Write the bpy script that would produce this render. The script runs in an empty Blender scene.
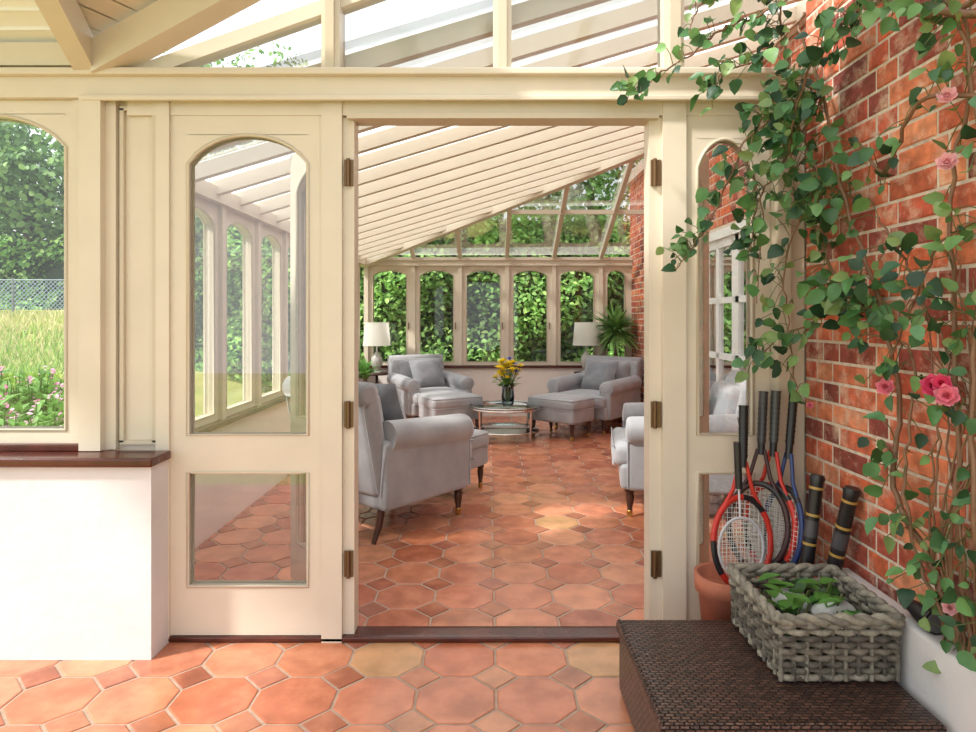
import bpy, math, random
from mathutils import Vector, Matrix
random.seed(7)
R=random.random
def U(a,b): return a+(b-a)*random.random()
def lin(c):
    return tuple(((v/255)/12.92 if v/255<=0.04045 else ((v/255+0.055)/1.055)**2.4) for v in c)

# ---------------- materials ----------------
def newmat(name):
    m=bpy.data.materials.new(name); m.use_nodes=True
    nt=m.node_tree; return m,nt,nt.nodes['Principled BSDF']
def mat(name,rgb,rough=0.5,metal=0.0,noise=0.0,nscale=20,bump=0.0,bscale=60,spec=0.5,sheen=0):
    m,nt,b=newmat(name); c=lin(rgb)
    b.inputs['Base Color'].default_value=(*c,1); b.inputs['Roughness'].default_value=rough
    b.inputs['Metallic'].default_value=metal; b.inputs['Specular IOR Level'].default_value=spec
    if sheen:
        b.inputs['Sheen Weight'].default_value=sheen
    tc=nt.nodes.new('ShaderNodeTexCoord')
    if noise>0:
        n=nt.nodes.new('ShaderNodeTexNoise'); n.inputs['Scale'].default_value=nscale; n.inputs['Detail'].default_value=5
        nt.links.new(tc.outputs['Object'],n.inputs['Vector'])
        r=nt.nodes.new('ShaderNodeMapRange'); r.inputs[1].default_value=.3; r.inputs[2].default_value=.7
        r.inputs[3].default_value=1-noise; r.inputs[4].default_value=1+noise
        nt.links.new(n.outputs['Fac'],r.inputs[0])
        mx=nt.nodes.new('ShaderNodeVectorMath'); mx.operation='SCALE'; mx.inputs[0].default_value=c
        nt.links.new(r.outputs[0],mx.inputs['Scale']); nt.links.new(mx.outputs[0],b.inputs['Base Color'])
    if bump>0:
        n2=nt.nodes.new('ShaderNodeTexNoise'); n2.inputs['Scale'].default_value=bscale
        nt.links.new(tc.outputs['Object'],n2.inputs['Vector'])
        bp=nt.nodes.new('ShaderNodeBump'); bp.inputs['Strength'].default_value=bump; bp.inputs['Distance'].default_value=.01
        nt.links.new(n2.outputs['Fac'],bp.inputs['Height']); nt.links.new(bp.outputs[0],b.inputs['Normal'])
    return m
def attrmat(name,rough=.5,noise=.15,nscale=8,bump=.2,bscale=60,blotch=None,translucent=0,spec=.5):
    m,nt,b=newmat(name)
    a=nt.nodes.new('ShaderNodeAttribute'); a.attribute_name='Col'
    tc=nt.nodes.new('ShaderNodeTexCoord')
    n=nt.nodes.new('ShaderNodeTexNoise'); n.inputs['Scale'].default_value=nscale; n.inputs['Detail'].default_value=6
    nt.links.new(tc.outputs['Object'],n.inputs['Vector'])
    r=nt.nodes.new('ShaderNodeMapRange'); r.inputs[1].default_value=.3; r.inputs[2].default_value=.7
    r.inputs[3].default_value=1-noise; r.inputs[4].default_value=1+noise
    nt.links.new(n.outputs['Fac'],r.inputs[0])
    mx=nt.nodes.new('ShaderNodeVectorMath'); mx.operation='SCALE'
    nt.links.new(a.outputs['Color'],mx.inputs[0]); nt.links.new(r.outputs[0],mx.inputs['Scale'])
    out=mx.outputs[0]
    if blotch:
        n3=nt.nodes.new('ShaderNodeTexNoise'); n3.inputs['Scale'].default_value=blotch[1]; n3.inputs['Detail'].default_value=8
        n3.inputs['Roughness'].default_value=.7
        nt.links.new(tc.outputs['Object'],n3.inputs['Vector'])
        r3=nt.nodes.new('ShaderNodeMapRange'); r3.inputs[1].default_value=blotch[2]; r3.inputs[2].default_value=blotch[3]
        r3.inputs[3].default_value=0; r3.inputs[4].default_value=blotch[4]
        nt.links.new(n3.outputs['Fac'],r3.inputs[0])
        mm=nt.nodes.new('ShaderNodeMixRGB'); mm.inputs['Color2'].default_value=(*lin(blotch[0]),1)
        nt.links.new(r3.outputs[0],mm.inputs['Fac']); nt.links.new(out,mm.inputs['Color1']); out=mm.outputs[0]
    nt.links.new(out,b.inputs['Base Color'])
    b.inputs['Roughness'].default_value=rough; b.inputs['Specular IOR Level'].default_value=spec
    if bump:
        n2=nt.nodes.new('ShaderNodeTexNoise'); n2.inputs['Scale'].default_value=bscale; n2.inputs['Detail'].default_value=4
        nt.links.new(tc.outputs['Object'],n2.inputs['Vector'])
        bp=nt.nodes.new('ShaderNodeBump'); bp.inputs['Strength'].default_value=bump; bp.inputs['Distance'].default_value=.008
        nt.links.new(n2.outputs['Fac'],bp.inputs['Height']); nt.links.new(bp.outputs[0],b.inputs['Normal'])
    if translucent:
        t=nt.nodes.new('ShaderNodeBsdfTranslucent'); nt.links.new(out,t.inputs['Color'])
        ms=nt.nodes.new('ShaderNodeMixShader'); ms.inputs[0].default_value=translucent
        o=nt.nodes['Material Output']
        nt.links.new(b.outputs[0],ms.inputs[1]); nt.links.new(t.outputs[0],ms.inputs[2]); nt.links.new(ms.outputs[0],o.inputs[0])
    return m
def glassmat(name,tint=(1,1,1),refl=1.0):
    m=bpy.data.materials.new(name); m.use_nodes=True; nt=m.node_tree
    nt.nodes.remove(nt.nodes['Principled BSDF'])
    t=nt.nodes.new('ShaderNodeBsdfTransparent'); t.inputs[0].default_value=(*tint,1)
    g=nt.nodes.new('ShaderNodeBsdfGlossy'); g.inputs['Roughness'].default_value=.02
    f=nt.nodes.new('ShaderNodeFresnel'); f.inputs[0].default_value=1.5
    mu=nt.nodes.new('ShaderNodeMath'); mu.operation='MULTIPLY'; mu.inputs[1].default_value=refl; mu.use_clamp=True
    nt.links.new(f.outputs[0],mu.inputs[0])
    ms=nt.nodes.new('ShaderNodeMixShader'); nt.links.new(mu.outputs[0],ms.inputs[0])
    nt.links.new(t.outputs[0],ms.inputs[1]); nt.links.new(g.outputs[0],ms.inputs[2])
    nt.links.new(ms.outputs[0],nt.nodes['Material Output'].inputs[0]); return m
def transmat(name,rgb,fac):
    m=bpy.data.materials.new(name); m.use_nodes=True; nt=m.node_tree
    nt.nodes.remove(nt.nodes['Principled BSDF']); c=(*lin(rgb),1)
    d=nt.nodes.new('ShaderNodeBsdfDiffuse'); d.inputs[0].default_value=c
    t=nt.nodes.new('ShaderNodeBsdfTranslucent'); t.inputs[0].default_value=c
    ms=nt.nodes.new('ShaderNodeMixShader'); ms.inputs[0].default_value=fac
    nt.links.new(d.outputs[0],ms.inputs[1]); nt.links.new(t.outputs[0],ms.inputs[2])
    nt.links.new(ms.outputs[0],nt.nodes['Material Output'].inputs[0]); return m

CREAM=mat('cream_paint',(213,201,182),.42,noise=.03,nscale=6,bump=.05,bscale=30)
CREAM2=mat('cream_paint_moulding',(200,187,165),.4)
WHITE=mat('white_plaster',(214,210,209),.8,noise=.05,nscale=3,bump=.2,bscale=25)
PINKW=mat('warm_plaster',(236,228,220),.8,noise=.03,nscale=4)
WHITEP=mat('white_gloss_paint',(238,238,236),.35)
DARKW=mat('dark_mahogany',(80,36,24),.22,noise=.3,nscale=12)
GLASS=glassmat('window_glass',(.97,.98,.97),1.7)
DGLASS=glassmat('door_glass',(.95,.96,.96),3.6)
ROOFGL=glassmat('roof_glass',(.93,.96,.96),.6)
ROOFP=transmat('roof_panel',(250,246,240),.80)
TILE=attrmat('terracotta_tile',.24,.22,9,.2,18,blotch=((210,150,116),4.5,.48,.75,.5))
GROUT=mat('grout',(170,146,128),.9,noise=.15,nscale=30)
BRICK=attrmat('old_brick',.85,.32,24,.6,70,blotch=((222,190,164),13,.50,.68,.75))
MORTAR=mat('lime_mortar',(214,200,182),.95,noise=.15,nscale=40,bump=.5,bscale=80)
LEAF=attrmat('leaf',.42,.15,30,0,translucent=.25)
HLEAF=attrmat('hedge_leaf',.55,.12,3,0,translucent=.3)
BRONZE=mat('bronze_hinge',(112,86,58),.4,.6)
FABRIC=mat('grey_velvet',(152,152,155),.65,noise=.15,nscale=7,bump=.08,bscale=120,sheen=.45)
FABRIC2=mat('grey_cushion',(122,123,127),.65,noise=.18,nscale=12,bump=.1,bscale=120,sheen=.4)
LEGW=mat('walnut_leg',(66,38,26),.35)
BRASS=mat('brass',(190,150,84),.3,.9)
CHROME=mat('chrome',(210,208,204),.12,1.0)
TERRA=mat('terracotta_pot',(182,110,84),.85,noise=.18,nscale=14)
BLACK=mat('black_rubber',(26,25,26),.55,bump=.15,bscale=200)
COLM=attrmat('painted_parts',.35,.02,5,0)

# ---------------- mesh builder ----------------
class MB:
    def __init__(s): s.v=[];s.f=[];s.m=[];s.c=[];s.s=[]
    def add(s,vs,fs,mi=0,col=(1,1,1),sm=False,M=None):
        o=len(s.v)
        if M is not None: vs=[tuple(M@Vector(p)) for p in vs]
        s.v.extend([tuple(p) for p in vs])
        for f in fs:
            s.f.append([i+o for i in f]); s.m.append(mi); s.c.append(col); s.s.append(sm)
    def box(s,x0,x1,y0,y1,z0,z1,mi=0,col=(1,1,1),M=None,bev=0):
        if x0>x1:x0,x1=x1,x0
        if y0>y1:y0,y1=y1,y0
        if z0>z1:z0,z1=z1,z0
        if bev>0:
            c=((x0+x1)/2,(y0+y1)/2,(z0+z1)/2)
            s.rbox(c,(x1-x0,y1-y0,z1-z0),bev,2,mi,col,M=M); return
        vs=[(x0,y0,z0),(x1,y0,z0),(x1,y1,z0),(x0,y1,z0),(x0,y0,z1),(x1,y0,z1),(x1,y1,z1),(x0,y1,z1)]
        s.add(vs,[(3,2,1,0),(4,5,6,7),(0,1,5,4),(1,2,6,5),(2,3,7,6),(3,0,4,7)],mi,col,False,M)
    def rbox(s,c,size,r,n=4,mi=0,col=(1,1,1),puff=(0,0,0),M=None,nn=None):
        h=[a/2 for a in size]; r=min(r,min(h)*.999)
        def ax(hh):
            inner=hh-r; pts=[]
            for i in range(n+1): pts.append(-inner - r*math.tan((1-i/n)*math.pi/4))
            k=nn or 4
            for i in range(1,k): pts.append(-inner+2*inner*i/k)
            for i in range(n+1): pts.append(inner + r*math.tan((i/n)*math.pi/4))
            return pts
        A=[ax(x) for x in h]
        def proj(p):
            q=[max(-(h[i]-r),min(h[i]-r,p[i])) for i in range(3)]
            d=Vector([p[i]-q[i] for i in range(3)])
            if d.length>1e-9: d.normalize()
            o=[q[i]+d[i]*r for i in range(3)]
            for i in range(3):
                if puff[i]:
                    j,k=(i+1)%3,(i+2)%3
                    w=(1-(o[j]/h[j])**2)*(1-(o[k]/h[k])**2)
                    o[i]+=puff[i]*w*(o[i]/h[i])
            return (o[0]+c[0],o[1]+c[1],o[2]+c[2])
        for i in range(3):
            j,k=(i+1)%3,(i+2)%3
            for sg in (-1,1):
                vs=[];fs=[]
                nu,nv=len(A[j]),len(A[k])
                for a in A[j]:
                    for b in A[k]:
                        p=[0,0,0];p[i]=sg*h[i];p[j]=a;p[k]=b
                        vs.append(proj(p))
                for a in range(nu-1):
                    for b in range(nv-1):
                        q=(a*nv+b,(a+1)*nv+b,(a+1)*nv+b+1,a*nv+b+1)
                        fs.append(q if sg>0 else q[::-1])
                s.add(vs,fs,mi,col,True,M)
    def tube(s,path,r,n=6,closed=False,mi=0,col=(1,1,1),M=None,caps=True,sm=True,sy=1):
        P=[Vector(p) for p in path]; L=len(P); vs=[]; fs=[]
        rr=r if isinstance(r,(list,tuple)) else [r]*L
        prev=None
        for i in range(L):
            if closed: t=P[(i+1)%L]-P[i-1]
            else: t=P[min(i+1,L-1)]-P[max(i-1,0)]
            if t.length<1e-9: t=Vector((0,0,1))
            t.normalize()
            if prev is None:
                up=Vector((0,0,1)) if abs(t.z)<.9 else Vector((1,0,0))
                a=t.cross(up).normalized()
            else:
                a=(prev-t*prev.dot(t))
                a=a.normalized() if a.length>1e-6 else t.orthogonal().normalized()
            prev=a; b=t.cross(a)
            for k in range(n):
                an=2*math.pi*(k+.5)/n
                vs.append(P[i]+(a*math.cos(an)+b*math.sin(an)*sy)*rr[i])
        m=L if closed else L-1
        for i in range(m):
            for k in range(n):
                k2=(k+1)%n; i2=(i+1)%L
                fs.append((i*n+k,i*n+k2,i2*n+k2,i2*n+k))
        s.add(vs,fs,mi,col,sm,M)
        if caps and not closed:
            s.add(vs[:n],[tuple(range(n))[::-1]],mi,col,False,M); s.add(vs[-n:],[tuple(range(n))],mi,col,False,M)
    def lathe(s,prof,c=(0,0,0),n=20,mi=0,col=(1,1,1),M=None,sm=True):
        vs=[];fs=[]
        for (r,z) in prof:
            for k in range(n):
                a=2*math.pi*k/n; vs.append((c[0]+r*math.cos(a),c[1]+r*math.sin(a),c[2]+z))
        for i in range(len(prof)-1):
            for k in range(n):
                k2=(k+1)%n; fs.append((i*n+k,i*n+k2,(i+1)*n+k2,(i+1)*n+k))
        s.add(vs,fs,mi,col,sm,M)
    def beam(s,p0,p1,w,h,mi=0,M=None):
        p0=Vector(p0);p1=Vector(p1);d=(p1-p0); side=d.cross(Vector((0,0,1))).normalized()*w/2; up=Vector((0,0,h))
        vs=[p0-side-up,p0+side-up,p0+side,p0-side,p1-side-up,p1+side-up,p1+side,p1-side]
        s.add(vs,[(0,1,2,3),(7,6,5,4),(0,4,5,1),(1,5,6,2),(2,6,7,3),(3,7,4,0)],mi)
    def leaf(s,p,d,nrm,L,W,col,mi=0,fold=.12,droop=.15):
        p=Vector(p);d=Vector(d).normalized();nrm=Vector(nrm)
        x=d.cross(nrm)
        if x.length<1e-5: x=d.orthogonal()
        x.normalize(); z=x.cross(d)
        def q(a,b,c): return p+x*(a*W)+d*(b*L)+z*(c*L)
        vs=[q(0,0,0),q(0,.5,-fold*.3),q(0,1,-droop),q(.34,.12,fold*.4),q(.5,.42,fold*.6),q(.3,.78,-droop*.3),q(-.34,.12,fold*.4),q(-.5,.42,fold*.6),q(-.3,.78,-droop*.3)]
        s.add(vs,[(0,3,4,1),(1,4,5,2),(0,1,7,6),(1,2,8,7)],mi,col,True)
    def build(s,name,mats,parent=None,loc=None,rot=None):
        me=bpy.data.meshes.new(name); me.from_pydata(s.v,[],s.f)
        for m in mats: me.materials.append(m)
        me.polygons.foreach_set('material_index',s.m); me.polygons.foreach_set('use_smooth',s.s)
        ca=me.color_attributes.new('Col','FLOAT_COLOR','CORNER')
        buf=[]
        for f,c in zip(s.f,s.c): buf.extend([c[0],c[1],c[2],1.0]*len(f))
        ca.data.foreach_set('color',buf)
        me.update()
        o=bpy.data.objects.new(name,me); bpy.context.scene.collection.objects.link(o)
        if parent: o.parent=parent
        if loc: o.location=loc
        if rot: o.rotation_euler=rot
        return o
def empty(name,loc=(0,0,0),rz=0,rot=None):
    e=bpy.data.objects.new(name,None); bpy.context.scene.collection.objects.link(e)
    e.empty_display_size=.1; e.location=loc; e.rotation_euler=rot if rot else (0,0,rz); return e

# key dimensions
XL=-1.65; XR=1.9; YP=2.66; YF=8.6; XW=1.28
EZ=2.1; SL=.30
def roofz(x): return EZ+SL*(x-XL)
HS=(roofz(XR)-EZ)/(YF-6.3)
def hipx(y): return XL+HS*(YF-y)/SL

# ---------------- floor ----------------
mb=MB()
mb.box(XL-.12,XR+.1,YP-.1,YF+.1,-.15,-.004,1); mb.box(-3.3,XR+.1,.2,YP-.1,-.15,-.004,1)
p=.275; a=p*.293; g=.0045
tcols=[(192,122,90),(200,130,98),(184,108,78),(190,118,90),(206,142,108),(196,122,92),(176,102,76),(202,134,102),(194,120,86),(186,116,92)]
def tcol(small):
    c=random.choice(tcols); f=U(.86,1.08)*(.80 if small else 1)
    if not small and R()<.04: c=(204,154,108)
    return tuple(min(1,v*f) for v in lin(c))
def tile(pts,cx,cy,x0,x1,y0,y1,small):
    h=U(-.0012,.0008); col=tcol(small); n=len(pts)
    def cl(q): return (max(x0,min(x1,cx+q[0])),max(y0,min(y1,cy+q[1])))
    lo=[(*cl(q),-.006) for q in pts]
    mid=[(*cl((q[0]*.995,q[1]*.995)),-.002+h) for q in pts]; hi=[(*cl((q[0]*.965,q[1]*.965)),h) for q in pts]
    fs=[tuple(range(2*n,3*n))]
    for i in range(n):
        j=(i+1)%n; fs.append((i,j,n+j,n+i)); fs.append((n+i,n+j,2*n+j,2*n+i))
    mb.add(lo+mid+hi,fs,0,col)
h=p/2-g; b=h-a*1.0
octp=[(h,-b),(h,b),(b,h),(-b,h),(-h,b),(-h,-b),(-b,-h),(b,-h)]
k=a-g*1.4; sq=[(k,0),(0,k),(-k,0),(0,-k)]
for j in range(-3,32):
    for i in range(-13,10):
        cx=-.11+i*p; cy=2.22+(j-5)*p
        if cy<.25 or cy>YF+.1: continue
        for (pts,ox) in ((octp,0),(sq,p/2)):
            X=cx+ox;Y=cy+ox
            y1=YF+.05
            if Y>YP+.1: x0,x1=XL-.05,XR+.05
            else: x0,x1=-3.2,XR+.05
            if X<x0-.1 or X>x1+.1: continue
            tile(pts,X,Y,x0,x1,.2,y1,ox>0)
floor=mb.build('floor',[TILE,GROUT])
mb=MB(); mb.box(-1.31,1.0,2.60,2.70,0,.022,bev=.006); mb.build('trim_threshold',[DARKW])

# ---------------- glazed frame helper ----------------
def leafpanel(mb,x0,x1,z0,z1,y0,y1,panes,gx0,gx1,M=None,bead=True,mi=0,gi=1):
    mb.box(x0,gx0,y0,y1,z0,z1,mi,M=M); mb.box(gx1,x1,y0,y1,z0,z1,mi,M=M)
    panes=sorted(panes); zz=z0; N=14
    for (a0,a1,arch) in panes:
        mb.box(gx0,gx1,y0,y1,zz,a0,mi,M=M); zz=a1
        c=(gx0+gx1)/2;hw=(gx1-gx0)/2
        pts=[]
        for i in range(N+1):
            x=gx0+(gx1-gx0)*i/N
            t=abs((x-c)/hw); pts.append((x,a1-arch*(1-math.sqrt(max(0,1-t*t*.80)))/(1-math.sqrt(.20)) if arch else a1))
        if arch:
            for i in range(N):
                (xa,za),(xb,zb)=pts[i],pts[i+1]
                vs=[(xa,y0,za),(xb,y0,zb),(xb,y0,a1+.002),(xa,y0,a1+.002),(xa,y1,za),(xb,y1,zb),(xb,y1,a1+.002),(xa,y1,a1+.002)]
                mb.add(vs,[(0,1,2,3),(7,6,5,4),(0,4,5,1)],mi,M=M)
        ym=(y0+y1)/2
        gp=[(gx0,ym,a0),(gx1,ym,a0)]+[(x,ym,z) for x,z in reversed(pts)]
        mb.add(gp,[tuple(range(len(gp)))],gi,M=M)
        if bead:
            for yy in (y0+.002,y1-.002):
                path=[(gx0,yy,a0),(gx1,yy,a0)]+[(x,yy,z) for x,z in reversed(pts)]
                mb.tube(path,.009,4,closed=True,mi=mi+2,M=M)
    mb.box(gx0,gx1,y0,y1,zz,z1,mi,M=M)
FM=[CREAM,GLASS,CREAM2]; FMD=[CREAM,DGLASS,CREAM2]
def PX(x): return (x-488)/244.4
def PZ(y): return 1.3-(y-318)/244.4
# ---------------- partition ----------------
mb=MB()
Y0,Y1=2.60,2.70
mb.box(-3.2,XR,Y0-.02,Y1,PZ(104),PZ(84))
mb.box(-3.2,XR,Y0-.05,Y1,PZ(84),PZ(77),0,bev=.006)
mb.box(-1.61,XW,Y0-.04,Y0-.021,PZ(108),PZ(103),0,bev=.004)
mb.box(-1.45,XW,Y0+.01,Y1,PZ(119),PZ(104.2))
mb.box(PX(350),PX(655),Y0-.005,Y1,PZ(123),PZ(118),2)
for (xa,xb,ya) in ((82,93,0),(93,114,-.035),(114,124,0),(124,163,.03),(163,176,0)):
    z0=.775 if xb<=124 else .0
    mb.box(PX(xa),PX(xb),Y0+ya,Y1,z0,PZ(104.3))
for (xa,xb) in ((126,130),(158,162)): mb.box(PX(xa),PX(xb),Y0+.012,Y0+.03,.8,PZ(112),2)
for za in (.8,PZ(112)): mb.box(PX(126),PX(162),Y0+.012,Y0+.03,za-.008,za+.008,2)
mb.box(PX(325),PX(345),Y0,Y1,0,PZ(104.3))
mb.box(PX(659),PX(682),Y0,Y1,0,PZ(104.3))
mb.box(PX(764),XW-.005,Y0+.02,Y1,0,PZ(104.3)); mb.box(PX(770),PX(784),Y0-.01,Y0+.02,0,PZ(104.3),2,bev=.004)
mb.box(XW,XR,Y0+.04,Y1,0,PZ(104.3))
for xa,xb in ((325,343),(493,511),(660,680)):
    mb.box(PX(xa),PX(xb),Y0,Y1,PZ(77),roofz(PX((xa+xb)/2))+.22)
    mb.box(PX(xa)+.02,PX(xb)-.02,Y0-.02,Y0,PZ(77),roofz(PX((xa+xb)/2))+.22,2)
for xa,xb in ((343,493),(511,660),(680,800)):
    mb.box(PX(xa),PX(xb),Y0+.02,Y1-.02,PZ(77),PZ(71),2)
mb.box(PX(135),PX(325),Y0+.02,Y1-.02,PZ(77),PZ(72),2)
gy=2.655
mb.add([(PX(110),gy,2.28),(XW,gy,2.28),(XW,gy,3.2),(PX(110),gy,roofz(PX(110))+.12)],[(0,1,2,3)],1)
mb.beam((XL-.0,2.66,2.24),(XW,2.66,2.24+.355*(XW-XL)),.07,.06)
mb.build('wall_partition',FM)
hz=(PZ(175),PZ(413),PZ(560))
mb=MB(); leafpanel(mb,PX(176),PX(325),.024,PZ(119),2.615,2.66,[(PZ(582),PZ(470),0),(PZ(433),PZ(138),.115)],PX(193),PX(311)); mb.build('door_1',FMD)
mb=MB(); leafpanel(mb,PX(682),PX(765),.024,PZ(119),2.615,2.66,[(PZ(582),PZ(470),0),(PZ(433),PZ(142),.115)],PX(694),PX(748)); mb.build('door_2',FMD)
def folded(name,hx,sgn,ang):
    mb=MB()
    M=Matrix.Translation((hx,2.735,0))@Matrix.Rotation(ang,4,'Z')
    w=.60
    def X(v): return v*sgn
    xs=sorted((X(0),X(w))); gs=sorted((X(.085),X(w-.075)))
    leafpanel(mb,xs[0],xs[1],.03,PZ(124),-.022,.022,[(PZ(582),PZ(470),0),(PZ(433),PZ(146),.1)],gs[0],gs[1],M=M)
    e0,e1=(PX(345),PX(356)) if sgn<0 else (PX(647),PX(659))
    mb.box(e0,e1,2.625,2.71,.023,PZ(120))
    for z in hz:
        mb.box(e0+.006,e1-.003,2.615,2.626,z-.052,z+.052,3)
        xx=e0+.024 if sgn<0 else e0+.02
        mb.tube([(xx,2.61,z-.055),(xx,2.61,z+.055)],.008,8,mi=3)
    mb.build(name,FM+[BRONZE])
folded('door_3',PX(350),-1,-math.radians(50))
folded('door_4',PX(654),1,math.radians(50))
mb=MB(); leafpanel(mb,-3.2,PX(82),.775,PZ(104.3),2.61,2.68,[(PZ(428),PZ(118),.13)],-2.36,PX(74))
mb.build('window_1',FM)
mb=MB(); mb.box(-3.2,-1.28,2.47,2.72,0,.735); mb.build('wall_left_dwarf',[WHITE])
mb=MB(); mb.box(-3.2,-1.265,2.44,2.60,.737,.772,bev=.008); mb.box(-3.2,-1.62,2.57,2.60,.772,.80,bev=.004); mb.build('trim_sill_near',[DARKW])
mb=MB()
TZ=2.39
mb.beam((-1.60,2.60,TZ),(-1.16,.95,TZ+.46),.075,.13)
mb.beam((-1.54,2.585,TZ),(-.40,2.27,TZ+.40),.10,.13)
mb.beam((-3.2,2.62,TZ),(-1.58,2.62,TZ),.1,.09)
for i in range(16):
    y=2.62-.1*i; z=TZ+.28*(2.66-y); xr=-1.60+.267*(2.6-y)
    mb.add([(-3.2,y,z),(xr,y,z),(xr+.02,y-.09,z+.025),(-3.2,y-.09,z+.025)],[(0,1,2,3)],1)
    mb.beam((-3.2,y-.095,z+.028),(xr,y-.095,z+.028),.012,.012,1)
for i in range(14):
    t0=i/14; t1=(i+.93)/14
    A0=Vector((-1.60,2.60,TZ+.01)); A1=Vector((-1.16,.95,TZ+.47)); B1=Vector((-.40,2.27,TZ+.41))
    mb.add([A0.lerp(A1,t0),A0.lerp(B1,t0),A0.lerp(B1,t1),A0.lerp(A1,t1)],[(0,1,2,3)],0)
    mb.add([q+Vector((0,0,.012)) for q in (A0.lerp(A1,t0),A0.lerp(B1,t0),A0.lerp(B1,t1+.01),A0.lerp(A1,t1+.01))],[(0,1,2,3)],2)
mb.build('ceiling_near',[CREAM,WHITEP,CREAM2])
mb=MB()  # translucent roof out of view, added to dim the near room
mb.add([(-3.2,-1.2,3.25),(XR,-1.2,3.25),(XR,1.9,3.25),(-1.2,1.9,2.95),(-3.2,.9,2.9)],[(0,1,2,3,4)],1)
for i in range(9): mb.beam((-3.0+.6*i,-1.2,3.24),(-3.0+.6*i,1.4,3.16),.06,.08)
mb.build('ceiling_unseen_filter',[CREAM,transmat('unseen_roof_panel',(244,244,242),.75)])

# ---------------- inner room ----------------
mb=MB(); mb.box(XL-.1,XR,YF,YF+.12,0,.64); mb.build('wall_far',[PINKW])
mb=MB(); mb.box(XL-.02,XR-.002,YF-.05,YF+.05,.642,.675,bev=.006); mb.build('trim_sill_far',[DARKW])
mb=MB(); mb.box(XL-.1,XL,2.74,YF,0,.64); mb.build('wall_left',[PINKW])
mb=MB(); mb.box(XL-.06,XL+.05,2.74,YF-.052,.642,.675,bev=.006); mb.build('trim_sill_left',[DARKW])
cs=[-1.30,-.68,-.06,.56,1.18]
for i,c in enumerate(cs+[1.695]):
    w=.31 if i<5 else .205; gw=.225 if i<5 else .12
    mb=MB(); leafpanel(mb,c-w,c+w,.676,1.99,YF+.0,YF+.06,[(.72,1.93,.07)],c-gw,c+gw)
    mb.box(c-w-.028,c-w+.028,YF-.03,YF+.0,.676,1.99)
    if i<5: mb.box(c+gw+.02,c+gw+.03,YF-.02,YF,1.15,1.24,3)
    mb.build('window_%d'%(i+2),FM+[BRONZE])
mb=MB()
mb.box(XL-.1,XR,YF-.05,YF+.07,1.99,2.08); mb.box(XL-.1,XR,YF-.07,YF-.051,2.06,2.10)
mb.box(XL-.1,XL+.05,2.74,YF-.05,1.99,2.08)
mb.build('trim_eaves',[CREAM])
M=Matrix.Translation((XL-.03,0,0))@Matrix.Rotation(math.radians(90),4,'Z')
ys=[2.76+.31+.625*i for i in range(9)]
for i,c in enumerate(ys):
    mb=MB(); leafpanel(mb,c-.31,c+.31,.676,1.99,-.03,.03,[(.72,1.93,.07)],c-.225,c+.225,M=M)
    mb.box(c-.34,c-.285,-.055,-.03,.676,1.99,M=M)
    mb.build('window_%d'%(i+8),FM)
mb=MB()
y=2.78
while y<YF-.1:
    xe=min(XR,hipx(y))
    mb.beam((XL-.05,y,roofz(XL-.05)),(xe,y,roofz(xe)),.05,.085); y+=.36
mb.beam((XL,YF,EZ+.02),(XR,6.3,roofz(XR)+.02),.10,.15)
for c in (-.98,-.37,.25,.87,1.49):
    yh=YF-(c-XL)*SL/HS
    mb.beam((c,YF,EZ+.03),(c,yh,EZ+HS*(YF-yh)+.03),.05,.08)
mb.beam((XR-.05,2.7,roofz(XR)),(XR-.05,8.6,roofz(XR)),.06,.12)
mb.beam((.25,YF-1.0,EZ+HS*1.0),(XR,YF-1.0,EZ+HS*1.0),.04,.05)
t=.012
def rp(x,y,dz=.0): return (x,y,roofz(x)+dz)
mb.add([rp(XL-.1,3.5,t),rp(XR,3.5,t),rp(XR,6.3,t),rp(XL,YF,t),rp(XL-.1,YF,t)],[(0,1,2,3,4)],1)
mb.add([rp(XL-.1,2.66,t),rp(XR,2.66,t),rp(XR,3.5,t),rp(XL-.1,3.5,t)],[(0,1,2,3)],2)
mb.add([(XL,YF,EZ+.035),(XR,6.3,roofz(XR)+.035),(XR,YF+.05,EZ+.035)],[(0,1,2)],2)
mb.build('ceiling',[CREAM,ROOFP,ROOFGL])

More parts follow.
